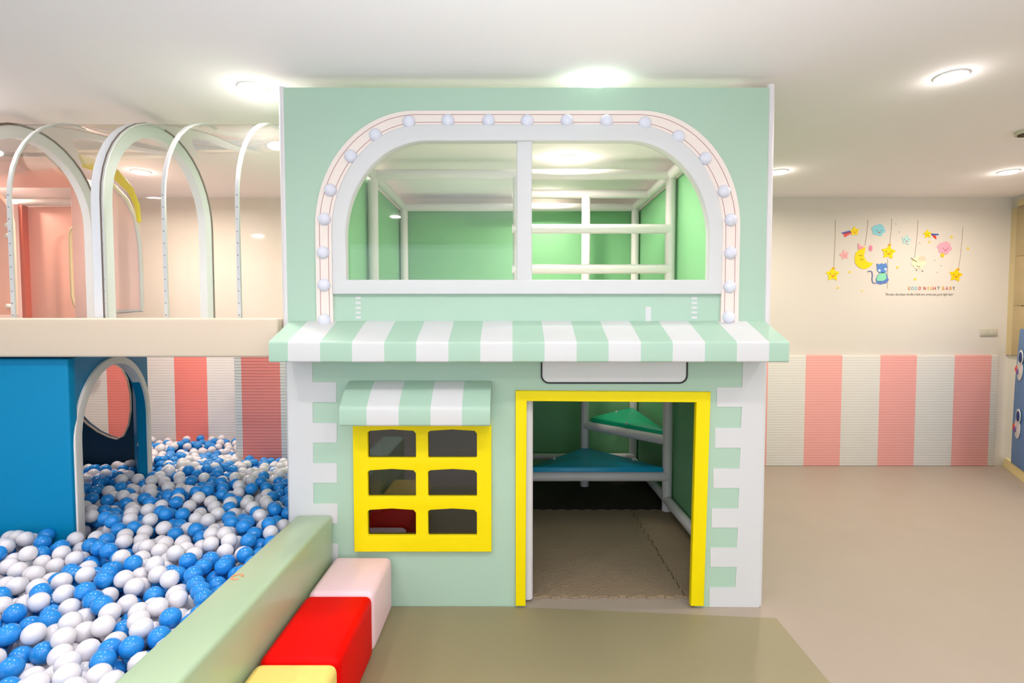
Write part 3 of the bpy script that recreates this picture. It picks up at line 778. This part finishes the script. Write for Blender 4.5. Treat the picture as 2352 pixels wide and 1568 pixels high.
# ------------------------------------------------------------------ blue padded screen and cream step, right edge
c0, c1 = G(2296, 1069), G(2356, 1116)
dd = (c1-c0).normalized()
c0.z = c1.z = 0
st = thing('corner_step', 'cream ribbed padded step in the right corner', 'step', (c0.x+.2, c0.y-.3, 0))
L2 = 1.3
for k in range(4):
    e = .006*k; n_ = Vector((-dd.y, dd.x, 0))
    if n_.x < 0: n_ = -n_
    A_, B_ = c0+n_*(.012+e), c0+dd*L2+n_*(.012+e)
    bm = bmesh.new(); q = [(A_.x, min(A_.y, BW-.034)), (RW-.004, BW-.034), (RW-.004, B_.y), (B_.x, B_.y)]
    lo_ = [bm.verts.new((x, y, .022*k+.001)) for x, y in q]; hi_ = [bm.verts.new((x, y, .022*k+.021)) for x, y in q]
    bm.faces.new(lo_[::-1]); bm.faces.new(hi_)
    for j in range(4): bm.faces.new((lo_[j], lo_[(j+1) % 4], hi_[(j+1) % 4], hi_[j]))
    from_bm('step_rib', bm, M['step'], st, smooth=False)
pn = thing('padded_screen', 'blue padded screen with white astronaut figures standing on the cream step', 'screen', (4.8, 4.6, .09))
q0 = P(2322, 1040, 5.08); q0 = Vector((q0.x, q0.y, 0)); d2 = dd
zt_, zb_ = PZ(755, 5.0), .09
prof = [(0, zb_), (0, zb_+.38), (.012, zb_+.65), (.02, PZ(880, 5.05)), (.07, PZ(800, 4.95)), (.10, zt_), (1.1, zt_), (1.1, zb_)]
plate('screen_pad', [prof], .06, M['padblue'], pn, bev=.01, o=q0, d=d2)
def fig(s, z, r, cc, nm, dep=0):
    plate(nm, [[(s+r[0]*math.cos(2*PI*k/20), z+r[1]*math.sin(2*PI*k/20)) for k in range(20)]], .006, M[cc] if cc in M else col(cc), pn, bev=.001, o=q0+Vector((d2.y, -d2.x, 0))*(.008+dep), d=d2)
for zz in (PZ(850, 4.9), PZ(990, 4.8)):
    fig(.17, zz, (.075, .10), 'white', 'astronaut_body')
    fig(.20, zz+.12, (.06, .07), 'white', 'astronaut_helmet', .004)
    fig(.205, zz+.12, (.04, .05), (24, 60, 120), 'astronaut_visor', .008)
    plate('rocket_nose', [[(.06, zz+.0), (.10, zz+.035), (.10, zz-.035)]], .008, M['orange'], pn, o=q0+Vector((d2.y, -d2.x, 0))*.014, d=d2)
    fig(.13, zz-.02, (.018, .028), (120, 90, 160), 'badge', .008)

# ------------------------------------------------------------------ ceiling lights
def lamp(x, y, e, warm):
    ld = bpy.data.lights.new('downlight_lamp', 'AREA'); ld.shape = 'DISK'; ld.size = .12; ld.energy = e; ld.color = warm; ld.spread = math.radians(170)
    lo = bpy.data.objects.new('downlight_lamp', ld); C.objects.link(lo); lo.location = (x, y, CE-.022)
    pd = bpy.data.lights.new('downlight_glow', 'POINT'); pd.shadow_soft_size = .01; pd.energy = 0.0 if (x > 0 and x < 1 and 2 < y < 3) else .6; pd.color = warm
    po = bpy.data.objects.new('downlight_glow', pd); C.objects.link(po); po.location = (x, y, CE-.07); po.visible_glossy = False
XS = {'far left': -3.05, 'left': -1.36, 'mid': .42, 'right': 2.19, 'far right': 4.08}
rowY = [(2.61, 'front', ['left', 'mid', 'right', 'far right', 'far left']), (4.35, 'back', ['far left', 'left', 'mid', 'right', 'far right']), (1.0, 'near', ['far left', 'left', 'mid', 'right', 'far right']), (-.8, 'behind', ['far left', 'left', 'mid', 'right', 'far right'])]
lab = {('front', 'left'): 'round ceiling downlight just left of the playhouse top corner', ('front', 'mid'): 'round ceiling downlight directly above the playhouse arch, half hidden',
       ('front', 'right'): 'brightest oval ceiling downlight right of the playhouse over open floor', ('front', 'far right'): 'round ceiling downlight outside the frame on the right',
       ('front', 'far left'): 'round ceiling downlight above the clear tunnel out of frame', ('back', 'far left'): 'round ceiling downlight glowing through the white tunnel arch',
       ('back', 'left'): 'round ceiling downlight behind the left shoulder of the playhouse arch', ('back', 'mid'): 'round ceiling downlight seen through the arched playhouse window',
       ('back', 'right'): 'round ceiling downlight touching the playhouse right edge', ('back', 'far right'): 'round ceiling downlight above the right wall corner'}
WARM = (1, .89, .77); COOL = (1, .94, .88)
for y, rn, cs in rowY:
    for c in cs:
        x = XS[c]
        if rn == 'back' and c == 'mid': yy = 3.98
        elif rn == 'back' and c == 'left': yy = 4.0
        elif rn == 'front': yy = {'left': 2.79, 'mid': 2.725, 'right': 2.66}.get(c, 2.7)
        else: yy = y
        if (rn, c) in lab and (rn, c) != ('back', 'left') and not (rn == 'front' and c in ('far right', 'far left')):
            o = thing('downlight', lab[(rn, c)], 'ceiling light', (x, yy, CE), 'ceiling downlights')
            disc('trim_ring', (x, yy, CE-.004), .07, .008, M['trimring'], o); disc('diffuser', (x, yy, CE-.011), .06, .006, M['light'], o)
        lamp(x, yy, 8 if rn != 'back' else {'mid': 28, 'left': 13, 'far left': 25}.get(c, 17), WARM if rn == 'back' else COOL)
p = P(2342, 298, 3.6); 
g = P(2348, 300, 1); t_ = (CE-CAMZ)/(g.z-CAMZ); 
lamp(-4.77, 4.75, 17, (1, .9, .8))  # extra unseen lamp, added to brighten the pink door
o = thing('downlight', 'small ceiling downlight deep inside the playhouse behind the upper rails', 'ceiling light', (.34, 5.05, CE), 'ceiling downlights')
disc('trim_ring', (.34, 5.05, CE-.004), .07, .008, M['trimring'], o); disc('diffuser', (.34, 5.05, CE-.011), .06, .006, M['light'], o)
lamp(.34, 5.05, 5, WARM)
o = thing('smoke_detector', 'small round ceiling detector at the right edge of the photo', 'detector', (g.x*t_+.03, t_, CE))
disc('detector_body', (g.x*t_+.03, t_, CE-.012), .06, .024, M['plate'], o); disc('detector_grille', (g.x*t_+.03, t_, CE-.026), .045, .006, M['dark'], o)

# added cool fill from the open rear: world light and an unseen area lamp
wl = bpy.data.worlds.new('world'); bpy.context.scene.world = wl; wl.use_nodes = True
wl.node_tree.nodes['Background'].inputs[0].default_value = (.80, .92, 1, 1); wl.node_tree.nodes['Background'].inputs[1].default_value = 1.3
ld = bpy.data.lights.new('rear_fill', 'AREA'); ld.shape = 'RECTANGLE'; ld.size = 7; ld.size_y = 2.4; ld.energy = 22; ld.color = (.86, .95, 1)
lo = bpy.data.objects.new('rear_fill', ld); C.objects.link(lo); lo.location = (0, -2.9, 1.4); lo.rotation_euler = (PI/2, 0, 0)

# unseen fill lamp added near the camera, aimed up to brighten the ceiling
ld = bpy.data.lights.new('ceiling_fill', 'AREA'); ld.shape = 'DISK'; ld.size = .5; ld.energy = 42; ld.color = (.78, .90, 1)
lo = bpy.data.objects.new('ceiling_fill', ld); C.objects.link(lo); lo.location = (.1, .25, 1.25); lo.rotation_euler = (PI, 0, 0); ld.spread = math.radians(140)
sc = bpy.context.scene
sc.view_settings.view_transform = 'Standard'; sc.view_settings.look = 'None'; sc.view_settings.gamma = 1
sc.view_settings.use_curve_mapping = False; sc.view_settings.exposure = 0.32
